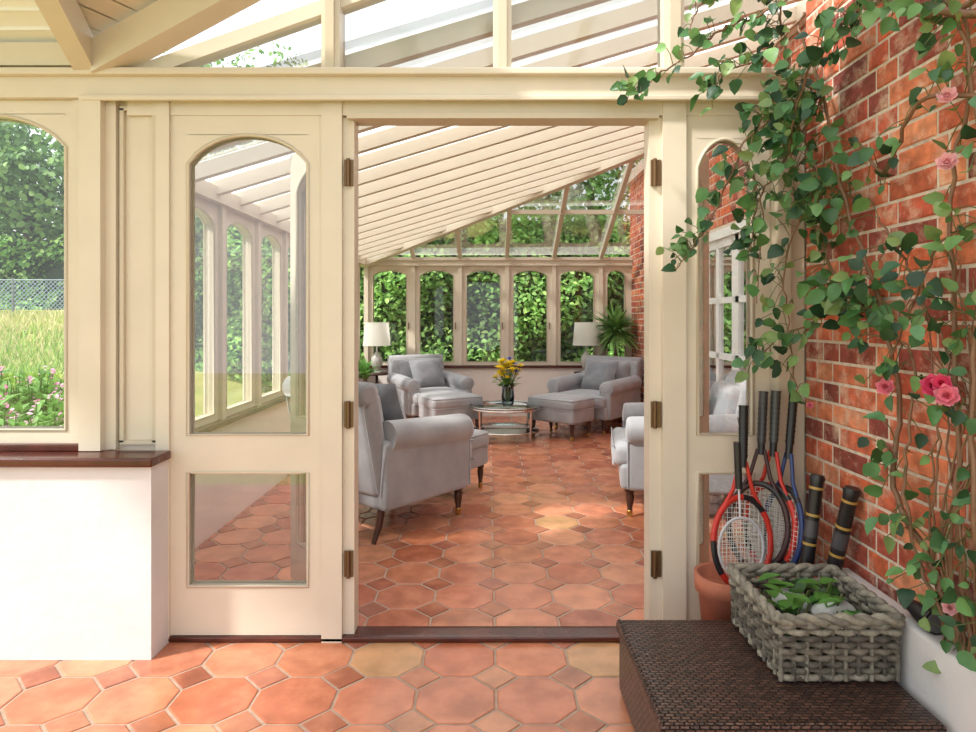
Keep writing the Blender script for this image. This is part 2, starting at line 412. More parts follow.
# ---------------- brick walls ----------------
bcols=[(192,98,68),(200,108,74),(180,84,60),(206,118,80),(164,76,58),(196,102,70),(210,132,94),(150,72,58),(200,98,60),(134,66,56)]
def brickwall(name,x,y0,y1,z0,z1,thick,hole=None):
    mb=MB(); m=.011
    def seg(ya,yb,za,zb): mb.box(x+.003,x+thick,ya,yb,za,zb,1)
    if hole: 
        seg(y0,hole[0],z0,z1); seg(hole[1],y1,z0,z1); seg(hole[0],hole[1],hole[2],z1)
    else: seg(y0,y1,z0,z1)
    row=0; z=z0
    while z<z1:
        y=y0-(.16 if row%2 else 0); kk=row%2
        while y<y1:
            L=.215 if kk%2==0 else .1025
            ya,yb=max(y,y0),min(y+L,y1); kk+=1; y+=L+m
            if yb-ya<.02: continue
            if hole and yb>hole[0] and ya<hole[1] and z<hole[2]: continue
            zb=min(z+.065,z1); c=lin(random.choice(bcols)); f=U(.8,1.15); c=tuple(min(1,v*f) for v in c)
            o=x-U(0,.003); e=.005; j1,j2=U(-.002,.002),U(-.002,.002)
            vs=[(x+.01,ya,z),(x+.01,yb,z),(x+.01,yb,zb),(x+.01,ya,zb),(o+.003,ya,z),(o+.003,yb,z),(o+.003,yb,zb),(o+.003,ya,zb),(o,ya+e,z+e+j1),(o,yb-e,z+e+j2),(o,yb-e,zb-e+j1),(o,ya+e,zb-e+j2)]
            fs=[(8,11,10,9)]
            for i in range(4):
                j=(i+1)%4; fs.append((i,4+i,4+j,j)); fs.append((4+i,8+i,8+j,4+j))
            mb.add(vs,fs,0,c)
        z+=.065+m; row+=1
    mb.build(name,[BRICK,MORTAR])
brickwall('wall_right_near',XW,.5,2.62,0,3.2,.6)
brickwall('wall_right',XR,2.72,YF+.1,0,3.2,.2,hole=(4.2,5.9,2.02))
mb=MB(); mb.box(1.205,XW-.005,.5,2.3,0,.42,bev=.012); mb.build('trim_plinth',[WHITE])
M=Matrix.Translation((XR+.04,0,0))@Matrix.Rotation(math.radians(90),4,'Z')
mb=MB()
mb.box(4.2,4.27,-.05,.05,0,2.02,M=M); mb.box(5.83,5.9,-.05,.05,0,2.02,M=M); mb.box(4.27,5.83,-.05,.05,1.95,2.02,M=M)
for a0 in (4.27,5.05):
    mb.box(a0,a0+.78,-.02,.02,0.02,.5,M=M)
    for k in range(3): mb.box(a0+.0+k*.355,a0+.07+k*.355,-.02,.02,.5,1.95,M=M)
    for k in range(4): mb.box(a0,a0+.78,-.02,.02,.5+k*.46,.55+k*.46 if k<3 else 1.95,M=M)
    mb.add([(a0,0,.5),(a0+.78,0,.5),(a0+.78,0,1.95),(a0,0,1.95)],[(0,1,2,3)],1,M=M)
    mb.box(a0,a0+.78,-.12,-.10,0,1.95,2,M=M)
mb.build('door_5',[WHITEP,GLASS,mat('room_beyond_curtain',(130,132,128),.8)])

# ---------------- armchairs ----------------
def armchair(loc,rz,sc=1.0,pillow=None,zs=1.0):
    e=empty('armchair',(loc[0],loc[1],0),rz); e.scale=(sc,sc,sc*zs)
    mb=MB(); mb.rbox((0,-.02,.26),(.72,.74,.16),.03,3); mb.build('seat_base',[FABRIC],e)
    mb=MB(); mb.rbox((0,-.10,.395),(.535,.60,.15),.05,4,puff=(0,0,.018)); mb.rbox((0,-.375,.39),(.70,.12,.14),.05,4,puff=(0,.01,.008))
    for z in (.335,.45): mb.tube([(-.34,-.435,z),(.34,-.435,z)],.005,6)
    mb.build('seat_cushion',[FABRIC],e)
    for sg,nm in ((-1,'arm_left'),(1,'arm_right')):
        mb=MB(); mb.rbox((sg*.325,.0,.37),(.12,.70,.38),.03,3)
        path=[(sg*.335,-.352,.545),(sg*.335,-.345,.545),(sg*.335,-.32,.545),(sg*.335,.0,.562),(sg*.335,.30,.58)]
        mb.tube(path,[.065,.083,.09,.088,.085],16)
        mb.tube([(sg*.335,-.357,.545),(sg*.335,-.35,.545)],[.03,.065],16)
        mb.tube([(sg*.268,-.352,.52),(sg*.270,-.352,.22)],.006,6); mb.tube([(sg*.383,-.345,.50),(sg*.383,-.345,.20)],.006,6)
        mb.build(nm,[FABRIC],e)
    B=Matrix.Translation((0,.27,.3))@Matrix.Rotation(math.radians(-11),4,'X')
    mb=MB(); mb.rbox((0,.04,.26),(.70,.13,.60),.05,4,puff=(0,.015,0),M=B)
    mb.rbox((0,-.045,.30),(.52,.14,.44),.06,4,puff=(0,.03,0),M=B)
    mb.tube([B@Vector(q) for q in ((-.352,.06,.54),(-.345,.06,.54),(.345,.06,.54),(.352,.06,.54))],[.04,.068,.068,.04],14)
    for sx in (-.345,.345): mb.tube([B@Vector((sx,.10,0)),B@Vector((sx,.105,.5))],.006,6)
    mb.build('backrest',[FABRIC],e)
    mb=MB()
    for sx in (-.30,.30):
        mb.lathe([(.0,.19),(.028,.19),(.03,.16),(.022,.15),(.027,.135),(.024,.10),(.015,.055),(.018,.05),(.014,.04),(0,.04)],(sx,-.33,0),12,0)
        mb.lathe([(0,.045),(.017,.045),(.017,.03),(0,.028)],(sx,-.33,0),10,1)
        mb.tube([(sx-.01,-.33,.02),(sx+.01,-.33,.02)],.0195,12,mi=1)
        mb.tube([(sx,.30,.19),(sx,.32,.09),(sx,.36,.002)],[.024,.02,.014],8)
    mb.build('legs',[LEGW,BRASS],e)
    if pillow:
        mb=MB(); px,py,rot=pillow
        Mp=Matrix.Translation((px,py,.66))@Matrix.Rotation(rot,4,'Z')@Matrix.Rotation(math.radians(-22),4,'X')
        n=12;vs=[];fs=[]
        for sd in (1,-1):
            o=len(vs)
            for i in range(n+1):
                for j in range(n+1):
                    u=i/n*2-1;v=j/n*2-1
                    th=.08*((1-u**4)*(1-v**4))**.6
                    pinch=1-.05*(1-u*u)*(abs(v)); pinch2=1-.05*(1-v*v)*(abs(u))
                    vs.append((u*.22*pinch2,sd*th,v*.20*pinch))
            for i in range(n):
                for j in range(n):
                    q=(o+i*(n+1)+j,o+(i+1)*(n+1)+j,o+(i+1)*(n+1)+j+1,o+i*(n+1)+j+1)
                    fs.append(q if sd<0 else q[::-1])
        mb.add(vs,fs,0,sm=True,M=Mp); mb.build('scatter_cushion',[FABRIC2],e)
    return e
def footstool(loc,rz,sx=.60,sy=.44):
    e=empty('footstool',(loc[0],loc[1],0),rz)
    mb=MB(); mb.rbox((0,0,.255),(sx,sy,.15),.03,3); mb.rbox((0,0,.375),(sx+.02,sy+.02,.13),.05,4,puff=(0,0,.02))
    for z in (.32,.425):
        mb.tube([(sx/2*q[0]*1.0,sy/2*q[1]*1.0,z) for q in ((-1,-.9),(-.93,-1),(.93,-1),(1,-.9),(1,.9),(.93,1),(-.93,1),(-1,.9))],.006,6,True)
    mb.build('upholstery',[FABRIC],e)
    mb=MB()
    for ax in (-1,1):
        for ay in (-1,1):
            c=(ax*(sx/2-.05),ay*(sy/2-.05),0)
            mb.lathe([(.0,.19),(.026,.19),(.028,.16),(.02,.15),(.025,.135),(.022,.10),(.014,.055),(.017,.05),(.013,.04),(0,.04)],c,12,0)
            mb.lathe([(0,.045),(.016,.045),(.016,.03),(0,.028)],c,10,1)
            mb.tube([(c[0]-.01,c[1],.0185),(c[0]+.01,c[1],.0185)],.018,12,mi=1)
    mb.build('legs',[LEGW,BRASS],e)
rad=math.radians
armchair((-.665,4.23),rad(141),1.06,(.02,.06,.1),1.0); footstool((-.36,4.95),rad(150))
armchair((-.72,7.98),rad(28),1.04,(.0,.06,.15),.90); footstool((-.42,7.26),rad(28))
armchair((1.27,7.70),rad(-40),1.06,(.02,.06,-.15),.88); footstool((.80,7.13),rad(-40))
armchair((1.32,4.50),rad(-100),1.04,(0,.06,0))

# ---------------- coffee table ----------------
e=empty('coffee_table',(.18,7.02,0))
mb=MB(); N=48
ring=lambda r,z:[(r*math.cos(2*math.pi*i/N),r*math.sin(2*math.pi*i/N),z) for i in range(N)]
r0=.38
mb.tube(ring(r0,.335),.012,8,True); mb.tube(ring(r0,.36),.007,6,True); mb.tube(ring(r0-.02,.10),.012,8,True)
for k in range(4):
    an=math.pi/4+k*math.pi/2; c,s_=math.cos(an),math.sin(an)
    mb.tube([(r0*c,r0*s_,.335),((r0-.005)*c,(r0-.005)*s_,.2),((r0-.02)*c,(r0-.02)*s_,.0)],.013,8)
mb.build('frame',[CHROME],e)
mb=MB(); mb.lathe([(0,.347),(r0-.005,.347),(r0-.002,.353),(r0-.005,.359),(0,.359)],n=48); mb.lathe([(0,.108),(r0-.025,.108),(r0-.025,.116),(0,.116)],n=48)
mb.build('glass_top',[glassmat('table_glass',(.86,.93,.9),1.5)],e)
e=empty('flower_vase',(.215,7.02,.3595)); e.scale=(1.2,1.2,1.2)
mb=MB(); mb.lathe([(0,.0),(.045,.0),(.055,.02),(.06,.08),(.052,.15),(.06,.19),(.055,.188),(.047,.15),(.05,.08),(.045,.03),(0,.02)],n=20)
mb.build('vase',[glassmat('vase_glass',(.70,.82,.84),2.0)],e)
mb=MB()
for i in range(42):
    an=U(0,6.28); rr=U(.01,.15); zt=U(.28,.42)-rr*.4
    t_=(rr*math.cos(an),rr*math.sin(an),zt)
    mb.tube([(U(-.02,.02),U(-.02,.02),.03),(t_[0]*.3,t_[1]*.3,.18),t_],.003,4,col=lin((90,140,60)))
    col=(.98,.80,.05) if i%12 else lin((90,110,210))
    for k in range(10):
        a2=k*.63; dd=(math.cos(a2),math.sin(a2),.5)
        mb.leaf(t_,dd,(0,0,1),.042,.034,col)
    for k in range(6):
        a2=k*1.05; mb.leaf(t_,(math.cos(a2)*.5,math.sin(a2)*.5,1),(0,0,1),.034,.028,col)
for i in range(40):
    an=U(0,6.28);rr=U(.0,.1)
    mb.leaf((rr*math.cos(an),rr*math.sin(an),U(.17,.25)),(math.cos(an),math.sin(an),U(-.2,.6)),(0,0,1),.07,.03,lin((100,U(140,170),66)))
mb.build('flowers',[LEAF],e)

# ---------------- side tables, lamps, plants ----------------
def sidetable(x,y,r=.14):
    mb=MB(); mb.lathe([(0,.575),(r,.575),(r+.005,.59),(r,.60),(0,.60)],n=28); mb.lathe([(0,0),(r*.8,0),(r*.8,.015),(.02,.03),(.016,.3),(.018,.57),(0,.575)],n=20)
    mb.build('side_table',[LEGW],loc=(x,y,0))
SHADE=transmat('lampshade_linen',(248,246,240),.55)
CER=mat('lamp_ceramic',(176,172,166),.2)
def lamp(x,y):
    e=empty('table_lamp',(x,y,.601))
    mb=MB(); mb.lathe([(0,0),(.07,0),(.07,.015),(.02,.025),(.05,.06),(.075,.12),(.07,.19),(.03,.25),(.012,.27),(.01,.40),(0,.40)],n=24); mb.build('base',[CER],e)
    mb=MB(); mb.lathe([(.175,.35),(.15,.64)],n=32); mb.tube([(.175*math.cos(i*.2618),.175*math.sin(i*.2618),.35) for i in range(24)],.004,4,True); mb.tube([(.15*math.cos(i*.2618),.15*math.sin(i*.2618),.64) for i in range(24)],.004,4,True)
    mb.tube([(-.15,0,.63),(.15,0,.63)],.003,4); mb.tube([(0,0,.4),(0,0,.64)],.004,4)
    mb.build('shade',[SHADE],e)
sidetable(-1.42,8.30); lamp(-1.42,8.30)
sidetable(1.24,8.41,.125); lamp(1.27,8.40)
def strapplant(name,x,y,potz,potr,zc,L,n,cols,spiky=True,w=.035,xmin=-9,xmax=9,ymax=9):
    e=empty(name,(x,y,0))
    mb=MB(); mb.lathe([(0,0),(potr*.75,0),(potr,potz*.92),(potr*1.05,potz*.92),(potr*1.05,potz),(potr*.93,potz),(potr*.9,potz*.9),(0,potz*.9)],n=24); mb.build('pot',[TERRA],e)
    mb=MB(); mb.tube([(0,0,potz*.88),(.01,0,zc*.6+potz*.4),(0,0,zc)],[.035,.03,.025],8,col=lin((110,86,60)))
    for i in range(n):
        an=U(0,6.283); el=U(-.6,1.45) if spiky else U(.2,1.4); l=L*U(.7,1)
        d=Vector((math.cos(an)*math.cos(el),math.sin(an)*math.cos(el),math.sin(el)))
        p0=Vector((0,0,zc+U(-.06,.04))); side=Vector((-math.sin(an),math.cos(an),0))
        c=lin(random.choice(cols)); vs=[];fs=[]
        for k in range(6):
            t_=k/5; q=p0+d*l*t_+Vector((0,0,-.22*l*t_*t_)); ww=w*.5*math.sin(math.pi*(.18+.8*t_))
            for v_ in (q-side*ww,q+Vector((0,0,-ww*.4)),q+side*ww):
                v_=Vector((max(xmin,min(xmax,v_.x)),min(ymax,v_.y),v_.z)); vs.append(v_)
        for k in range(5):
            fs+=[(3*k,3*k+1,3*k+4,3*k+3),(3*k+1,3*k+2,3*k+5,3*k+4)]
        mb.add(vs,fs,0,c,True)
    mb.build('foliage',[LEAF],e)
strapplant('potted_yucca',1.63,8.34,.32,.12,1.16,.46,170,[(114,156,86),(130,170,96),(96,134,70),(150,184,108)],w=.045,xmax=.24,ymax=.19,xmin=-.36)
strapplant('potted_houseplant',-1.46,7.70,.3,.11,.62,.26,70,[(100,146,72),(120,166,84)],False,.05,xmin=-.15)

# ---------------- wicker trunk ----------------
def weavemat(name,c1,c2,sx,sy):
    m,nt,b=newmat(name); tc=nt.nodes.new('ShaderNodeTexCoord')
    sep=nt.nodes.new('ShaderNodeSeparateXYZ'); nt.links.new(tc.outputs['Object'],sep.inputs[0])
    ad=nt.nodes.new('ShaderNodeMath'); ad.operation='ADD'; nt.links.new(sep.outputs[1],ad.inputs[0]); nt.links.new(sep.outputs[2],ad.inputs[1])
    cb=nt.nodes.new('ShaderNodeCombineXYZ')
    geo=nt.nodes.new('ShaderNodeNewGeometry'); sn=nt.nodes.new('ShaderNodeSeparateXYZ'); nt.links.new(geo.outputs['Normal'],sn.inputs[0])
    ab=nt.nodes.new('ShaderNodeMath'); ab.operation='ABSOLUTE'; nt.links.new(sn.outputs[0],ab.inputs[0])
    gt=nt.nodes.new('ShaderNodeMath'); gt.operation='GREATER_THAN'; gt.inputs[1].default_value=.7; nt.links.new(ab.outputs[0],gt.inputs[0])
    mu=nt.nodes.new('ShaderNodeMix'); nt.links.new(gt.outputs[0],mu.inputs[0]); nt.links.new(sep.outputs[0],mu.inputs[2]); nt.links.new(sep.outputs[1],mu.inputs[3])
    mv=nt.nodes.new('ShaderNodeMix'); nt.links.new(gt.outputs[0],mv.inputs[0]); nt.links.new(ad.outputs[0],mv.inputs[2]); nt.links.new(sep.outputs[2],mv.inputs[3])
    nt.links.new(mu.outputs[0],cb.inputs[0]); nt.links.new(mv.outputs[0],cb.inputs[1])
    br=nt.nodes.new('ShaderNodeTexBrick'); br.inputs['Scale'].default_value=1; br.inputs['Brick Width'].default_value=sx; br.inputs['Row Height'].default_value=sy
    br.inputs['Mortar Size'].default_value=sy*.24; br.inputs['Mortar Smooth'].default_value=1; br.inputs['Color1'].default_value=(*lin(c1),1); br.inputs['Color2'].default_value=(*lin(c2),1)
    br.inputs['Mortar'].default_value=(.004,.003,.002,1)
    nt.links.new(cb.outputs[0],br.inputs['Vector']); nt.links.new(br.outputs['Color'],b.inputs['Base Color'])
    bp=nt.nodes.new('ShaderNodeBump'); bp.inputs['Strength'].default_value=1; bp.inputs['Distance'].default_value=.008; bp.invert=True
    nt.links.new(br.outputs['Fac'],bp.inputs['Height']); nt.links.new(bp.outputs[0],b.inputs['Normal'])
    b.inputs['Roughness'].default_value=.32; return m
WICK=weavemat('dark_wicker',(104,72,58),(64,44,36),.026,.0125)
e=empty('wicker_trunk',(0,0,0))
mb=MB(); mb.rbox((.815,1.97,.11),(.72,.585,.20),.012,2,nn=8)
mb.build('body',[WICK],e)
mb=MB(); mb.rbox((.815,1.97,.231),(.74,.60,.038),.012,2,nn=8)
for (xa,ya,xb,yb) in ((.455,1.68,1.175,1.68),(.455,1.68,.455,2.26)):
    n_=60
    for ph in (0,math.pi): mb.tube([(xa+(xb-xa)*i/n_,ya+(yb-ya)*i/n_+.003*math.cos(i*1.6+ph),.244+.004*math.sin(i*1.6+ph)) for i in range(n_+1)],.007,6)
mb.build('lid',[WICK],e)
mb=MB()
for x in (.50,1.14):
    for y in (1.72,2.22): mb.lathe([(0,0),(.02,0),(.02,.015),(0,.015)],(x,y,0),12)
mb.build('feet',[BLACK],e)

# ---------------- woven basket ----------------
e=empty('woven_basket',(0,0,0))
bx0,bx1,by0,by1=.835,1.180,1.86,2.235; BZ=.2555
seag=[(124,118,106),(98,92,82),(142,135,120),(84,78,70),(112,104,92)]
def rectpath(off,z,step,ph,amp):
    x0,x1,y0,y1=bx0-off,bx1+off,by0-off,by1+off; pts=[];cum=0
    for (ax,ay,bx_,by_,nx,ny) in ((x0,y0,x1,y0,0,-1),(x1,y0,x1,y1,1,0),(x1,y1,x0,y1,0,1),(x0,y1,x0,y0,-1,0)):
        L=math.hypot(bx_-ax,by_-ay); n=int(L/step)
        for i in range(n):
            t_=i/n; w=amp*math.sin(ph+math.pi*(cum+t_*L)/.034)
            pts.append((ax+(bx_-ax)*t_+nx*w,ay+(by_-ay)*t_+ny*w,z))
        cum+=round(L/.034)*.034
    return pts
mb=MB(); rows=9
for r_ in range(rows):
    z=BZ+.012+r_*.019
    off=-.012+.012*r_/rows
    c=lin(random.choice(seag))
    mb.tube(rectpath(off,z,.0085,(r_%2)*math.pi,.008),.0098,6,True,col=c)
for r_ in (0,1):
    pts=rectpath(.002,BZ+.182,.007,0,0); q=[]
    for i,pt in enumerate(pts):
        a2=i*.42+r_*math.pi
        q.append((pt[0]+.006*math.cos(a2),pt[1]+.006*math.cos(a2),pt[2]+.008*math.sin(a2)))
    mb.tube(q,.0115,6,True,col=lin(seag[r_*2]))
pts=rectpath(-.005,BZ+.09,.034,math.pi/2,0)
for i,pt in enumerate(pts):
    mb.tube([(pt[0],pt[1],BZ+.004),(pt[0],pt[1],BZ+.175)],.007,5,col=lin(seag[i%5]))
mb.build('weave',[attrmat('seagrass',.8,.35,45,.5,160)],e)
mb=MB(); mb.box(bx0+.01,bx1-.01,by0+.01,by1-.01,BZ+.001,BZ+.012); mb.build('bottom',[mat('seagrass_base',(96,88,76),.9)],e)
mb=MB()
for i in range(60):
    x=U(bx0+.05,bx1-.05);y=U(by0+.05,by1-.05)
    mb.leaf((x,y,BZ+U(.06,.16)),(U(-1,1),U(-1,1),U(-.1,.5)),(U(-.3,.3),U(-.3,.3),1),U(.05,.09),U(.03,.05),lin(random.choice([(70,120,50),(96,146,66),(56,96,44)])))
for i in range(18):
    x=U(bx0+.06,bx1-.06);y=U(by0+.06,by1-.06)
    mb.tube([(x,y,BZ+.02),(x+U(-.03,.03),y+U(-.03,.03),BZ+.1),(x+U(-.03,.03),y+U(-.03,.03),BZ+U(.12,.22))],.003,5,col=lin((110,120,70)))
for (cx,cy,cz,sx,sy,sz,rt) in ((1.08,2.03,.125,.13,.08,.05,.4),(.99,2.12,.12,.10,.10,.05,-.3),(1.08,1.93,.11,.10,.06,.04,1.0)):
    Mx=Matrix.Translation((cx,cy,BZ+cz))@Matrix.Rotation(rt,4,'Z')@Matrix.Rotation(rt*.4,4,'X')
    mb.rbox((0,0,0),(sx,sy,sz),.024,3,col=lin((214,216,214)),puff=(.01,0,.012),M=Mx)
for i in range(16):
    x=U(bx0+.06,bx1-.1);y=U(by0+.08,by1-.06)
    mb.leaf((x,y,BZ+U(.165,.20)),(U(-1,1),U(-1,1),U(-.1,.3)),(0,0,1),U(.05,.08),U(.03,.05),lin((90,140,60)))
mb.build('cuttings_and_gloves',[LEAF],e)

# ---------------- pots + rackets + bats ----------------
def pot(x,y,r,h):
    mb=MB(); mb.lathe([(0,0),(r*.7,0),(r*.93,h*.82),(r*1.04,h*.82),(r*1.06,h),(r*.92,h),(r*.88,h*.85),(0,h*.85)],n=32)
    mb.build('terracotta_pot',[TERRA],loc=(x,y,0))
pot(.90,2.44,.115,.34); pot(1.145,2.46,.09,.33)
def racket(name,base,top,hw,hl,fcol,gcol,scol,yaw,fr=.0105,L=.685,bad=False):
    b0=Vector(base); zz=(Vector(top)-b0).normalized()
    xx=Vector((math.cos(yaw),math.sin(yaw),0)); xx=(xx-zz*xx.dot(zz)).normalized(); yy=zz.cross(xx)
    M=Matrix(((xx.x,yy.x,zz.x,b0.x),(xx.y,yy.y,zz.y,b0.y),(xx.z,yy.z,zz.z,b0.z),(0,0,0,1)))
    mb=MB(); N=40
    c0=hl+fr
    hoop=[(hw*math.sin(2*math.pi*i/N),0,c0-hl*math.cos(2*math.pi*i/N)) for i in range(N)]
    for i in range(N):
        cc=fcol if (i//5)%3 else lin((30,30,34)) if not bad else fcol
        mb.tube([hoop[i],hoop[(i+1)%N]],fr,8,col=cc,M=M,caps=False,sy=1.3)
    if not bad:
        for sg in (-1,1):
            mb.tube([(sg*hw*.72,0,c0+hl*.70),(sg*hw*.35,0,c0+hl*1.15),(sg*.012,0,c0+hl+.13)],fr*.85,8,col=fcol,M=M)
        mb.tube([(0,0,c0+hl+.11),(0,0,L-.19)],.014,8,col=lin((28,28,30)),M=M)
        mb.tube([(0,0,L-.2),(0,0,L-.01),(0,0,L)],[.0165,.0175,.020],8,col=gcol,M=M)
        for k in range(9): mb.tube([(0,0,L-.19+k*.02),(0,0,L-.187+k*.02)],.0188,8,col=tuple(v*.6 for v in gcol),M=M)
    else:
        mb.tube([(0,0,c0+hl),(0,0,L-.16)],.004,6,col=lin((200,200,205)),M=M)
        mb.tube([(0,0,L-.17),(0,0,L)],.013,8,col=gcol,M=M)
    st=.018 if not bad else .014
    x=-hw+st
    while x<hw-.004:
        zz2=hl*math.sqrt(max(0,1-(x/hw)**2)); mb.tube([(x,0,c0-zz2),(x,0,c0+zz2)],.0011,3,col=scol,M=M,caps=False); x+=st
    z=-hl+st
    while z<hl-.004:
        w=hw*math.sqrt(max(0,1-(z/hl)**2)); mb.tube([(-w,0,c0+z),(w,0,c0+z)],.0011,3,col=scol,M=M,caps=False); z+=st
    mb.build(name,[COLM])
red=lin((196,48,36)); blk=lin((30,30,32)); wht=lin((225,225,220))
racket('tennis_racket',(.945,2.42,.285),(.995,2.53,.97),.115,.165,red,blk,wht,.15,fr=.009)
racket('tennis_racket.001',(1.02,2.475,.335),(1.085,2.56,1.0),.105,.16,lin((60,30,30)),lin((60,58,60)),wht,-.5,fr=.009)
racket('tennis_racket.002',(1.07,2.49,.335),(1.135,2.56,1.02),.10,.155,red,lin((70,72,70)),wht,-.9,fr=.009)
racket('tennis_racket.003',(1.10,2.46,.335),(1.185,2.52,1.0),.09,.155,lin((40,60,110)),blk,wht,-1.2,fr=.009)
racket('badminton_racket',(.93,2.375,.345),(.91,2.39,.99),.085,.11,lin((190,190,196)),blk,wht,.1,fr=.004,L=.50,bad=True)
def bat(name,base,top,r):
    b0=Vector(base);t0=Vector(top); mb=MB(); P=lambda t:tuple(b0+(t0-b0)*t)
    mb.tube([P(0),P(.03),P(.3),P(.55),P(.62),P(.96),P(.985),P(1)],[r*.8,r*1.15,r*1.1,r,r*.95,r*.95,r*1.1,r*.9],14,col=lin((30,29,31)))
    for t_ in (.66,.80,.93): mb.tube([P(t_),P(t_+.012)],r*1.0,14,col=lin((176,140,70)))
    mb.tube([P(.70),P(.78)],r*.98,14,col=lin((70,68,72)))
    mb.build(name,[COLM])
bat('rounders_bat',(1.09,2.325,.0),(1.19,2.345,.735),.024)
bat('rounders_bat.001',(1.15,2.335,.0),(1.245,2.22,.72),.026)
mb=MB(); mb.tube([(1.243,1.80,.456),(1.243,1.83,.456),(1.243,1.90,.456),(1.243,1.93,.456)],[.034,.036,.02,.018],16,col=lin((24,24,26))); mb.tube([(1.243,1.796,.456),(1.243,1.801,.456)],.028,16,col=lin((90,92,96)))
mb.build('torch',[COLM])

# ---------------- climbing rose / ivy ----------------
mb=MB()
gcols=[(66,112,60),(84,132,72),(52,92,54),(104,150,84),(44,80,50),(92,140,90),(120,160,96),(130,156,92)]
def gcol(): 
    c=lin(random.choice(gcols)); f=U(.7,1.15); return tuple(v*f for v in c)
stemc=lin((144,108,80))
def catm(P,n=8):
    P=[Vector(p) for p in P]; out=[]
    for i in range(len(P)-1):
        p0=P[max(i-1,0)];p1=P[i];p2=P[i+1];p3=P[min(i+2,len(P)-1)]
        for k in range(n):
            t=k/n; out.append(.5*((2*p1)+(-p0+p2)*t+(2*p0-5*p1+4*p2-p3)*t*t+(-p0+3*p1-3*p2+p3)*t**3))
    out.append(P[-1]); return out
def vine(P,r0,r1,leaves,size,spread=.05,wig=.006):
    pts=catm(P)
    pts=[q+Vector((U(-wig,wig),U(-wig,wig),U(-wig,wig))) for q in pts]
    n=len(pts); mb.tube(pts,[r0+(r1-r0)*i/(n-1) for i in range(n)],6,col=stemc)
    for i in range(leaves):
        t=U(0,n-1.001); k=int(t); q=pts[k].lerp(pts[k+1],t-k)
        off=Vector((U(-1,.25),U(-1,1),U(-1,1)))*spread
        q2=q+off; q2.x=min(q2.x,1.262)
        mb.tube([q,(q+q2)/2+Vector((0,0,.01)),q2],.0016,3,col=lin((110,120,70)),caps=False)
        d=Vector((U(-.8,.1),U(-.8,.5),U(-1,.35)))
        nn=Vector((-.7,-.9,.5))+Vector((U(-1,1),U(-1,1),U(-1,1)))
        if q2.y>2.48: d.y=-abs(d.y)
        L=size*U(.5,1.15); mb.leaf(q2,d,nn,L,L*U(.65,.9),gcol(),fold=U(.05,.3),droop=U(.05,.35))
W=1.245
vine([(W,1.70,.43),(1.22,1.78,.62),(1.20,1.92,.80),(W,1.97,1.05),(W,2.07,1.36),(1.2,2.19,1.7),(1.2,2.32,2.08),(1.15,2.42,2.4)],.010,.005,80,.060,.09)
vine([(W,1.66,.43),(1.23,1.70,.7),(1.24,1.72,1.08),(W,1.75,1.62),(1.24,1.68,1.97),(1.2,1.8,2.3)],.009,.005,44,.052,.08)
vine([(W,1.62,.43),(1.20,1.60,.8),(1.23,1.64,1.2),(1.24,1.62,1.6),(1.24,1.7,2.1)],.009,.005,26,.048,.07)
vine([(1.24,1.70,.43),(1.18,1.82,.7),(1.2,1.86,.95),(1.24,1.9,1.2),(1.2,2.1,1.25)],.006,.003,14,.048,.06)
vine([(W,2.1,1.3),(1.2,2.3,1.5),(1.22,2.40,1.8),(1.15,2.45,2.1),(1.1,2.45,2.5)],.006,.004,130,.064,.10)
vine([(W,2.07,1.36),(1.2,2.25,1.32),(1.12,2.4,1.25),(1.0,2.45,1.15)],.005,.002,46,.064,.06)
vine([(W,2.19,1.7),(1.15,2.3,1.75),(1.1,2.4,1.5),(1.12,2.42,1.25),(1.15,2.42,1.0)],.005,.002,60,.060,.08)
vine([(1.2,2.3,2.1),(1.08,2.38,2.05),(.95,2.4,1.95),(.86,2.42,1.72),(.76,2.43,1.56),(.70,2.42,1.48)],.005,.002,66,.060,.06)
vine([(1.2,2.3,2.1),(1.1,2.38,1.9),(1.0,2.42,1.72),(.98,2.42,1.55)],.005,.002,54,.060,.07)
vine([(1.15,2.35,2.2),(1.05,2.4,2.1),(.97,2.42,1.9),(1.02,2.42,1.7),(1.0,2.42,1.35)],.004,.002,44,.060,.06)
vine([(1.15,2.35,2.5),(1.0,2.4,2.42),(.85,2.4,2.36),(.72,2.4,2.25),(.60,2.4,2.19),(.53,2.4,2.14)],.006,.002,46,.062,.05)
vine([(1.15,2.35,2.4),(1.0,2.4,2.25),(.88,2.4,2.22),(.82,2.4,2.12)],.005,.002,40,.062,.05)
vine([(1.1,2.4,2.5),(.95,2.4,2.55),(.8,2.4,2.48),(.74,2.4,2.36)],.005,.002,34,.062,.05)
vine([(1.2,2.1,2.3),(1.12,2.2,2.2),(1.08,2.3,2.0),(1.1,2.35,1.8)],.006,.003,74,.064,.09)
vine([(1.24,1.6,2.05),(1.18,1.8,2.15),(1.2,2.0,2.3),(1.2,2.2,2.45)],.012,.006,24,.058,.08)
vine([(1.24,1.62,2.12),(1.22,1.75,2.10),(1.2,1.9,2.25),(1.22,2.1,2.3)],.010,.005,14,.055,.07)
vine([(1.24,1.62,1.85),(1.2,1.8,1.9),(1.22,2.0,1.75),(1.22,2.15,1.9)],.007,.004,28,.058,.08)
vine([(1.24,1.62,1.3),(1.2,1.75,1.35),(1.2,1.9,1.5),(1.23,2.05,1.62)],.005,.003,26,.056,.08)
vine([(1.24,1.62,1.55),(1.2,1.72,1.5),(1.2,1.85,1.32),(1.2,1.95,1.15)],.004,.003,20,.052,.06)
for k in range(14):
    y=U(1.58,1.8); vine([(W,y,.42),(1.22,y+U(-.08,.08),.7),(1.24,y+U(-.12,.15),1.0),(1.24,y+U(-.15,.25),U(1.2,1.6))],.0045,.002,4,.045,.06)
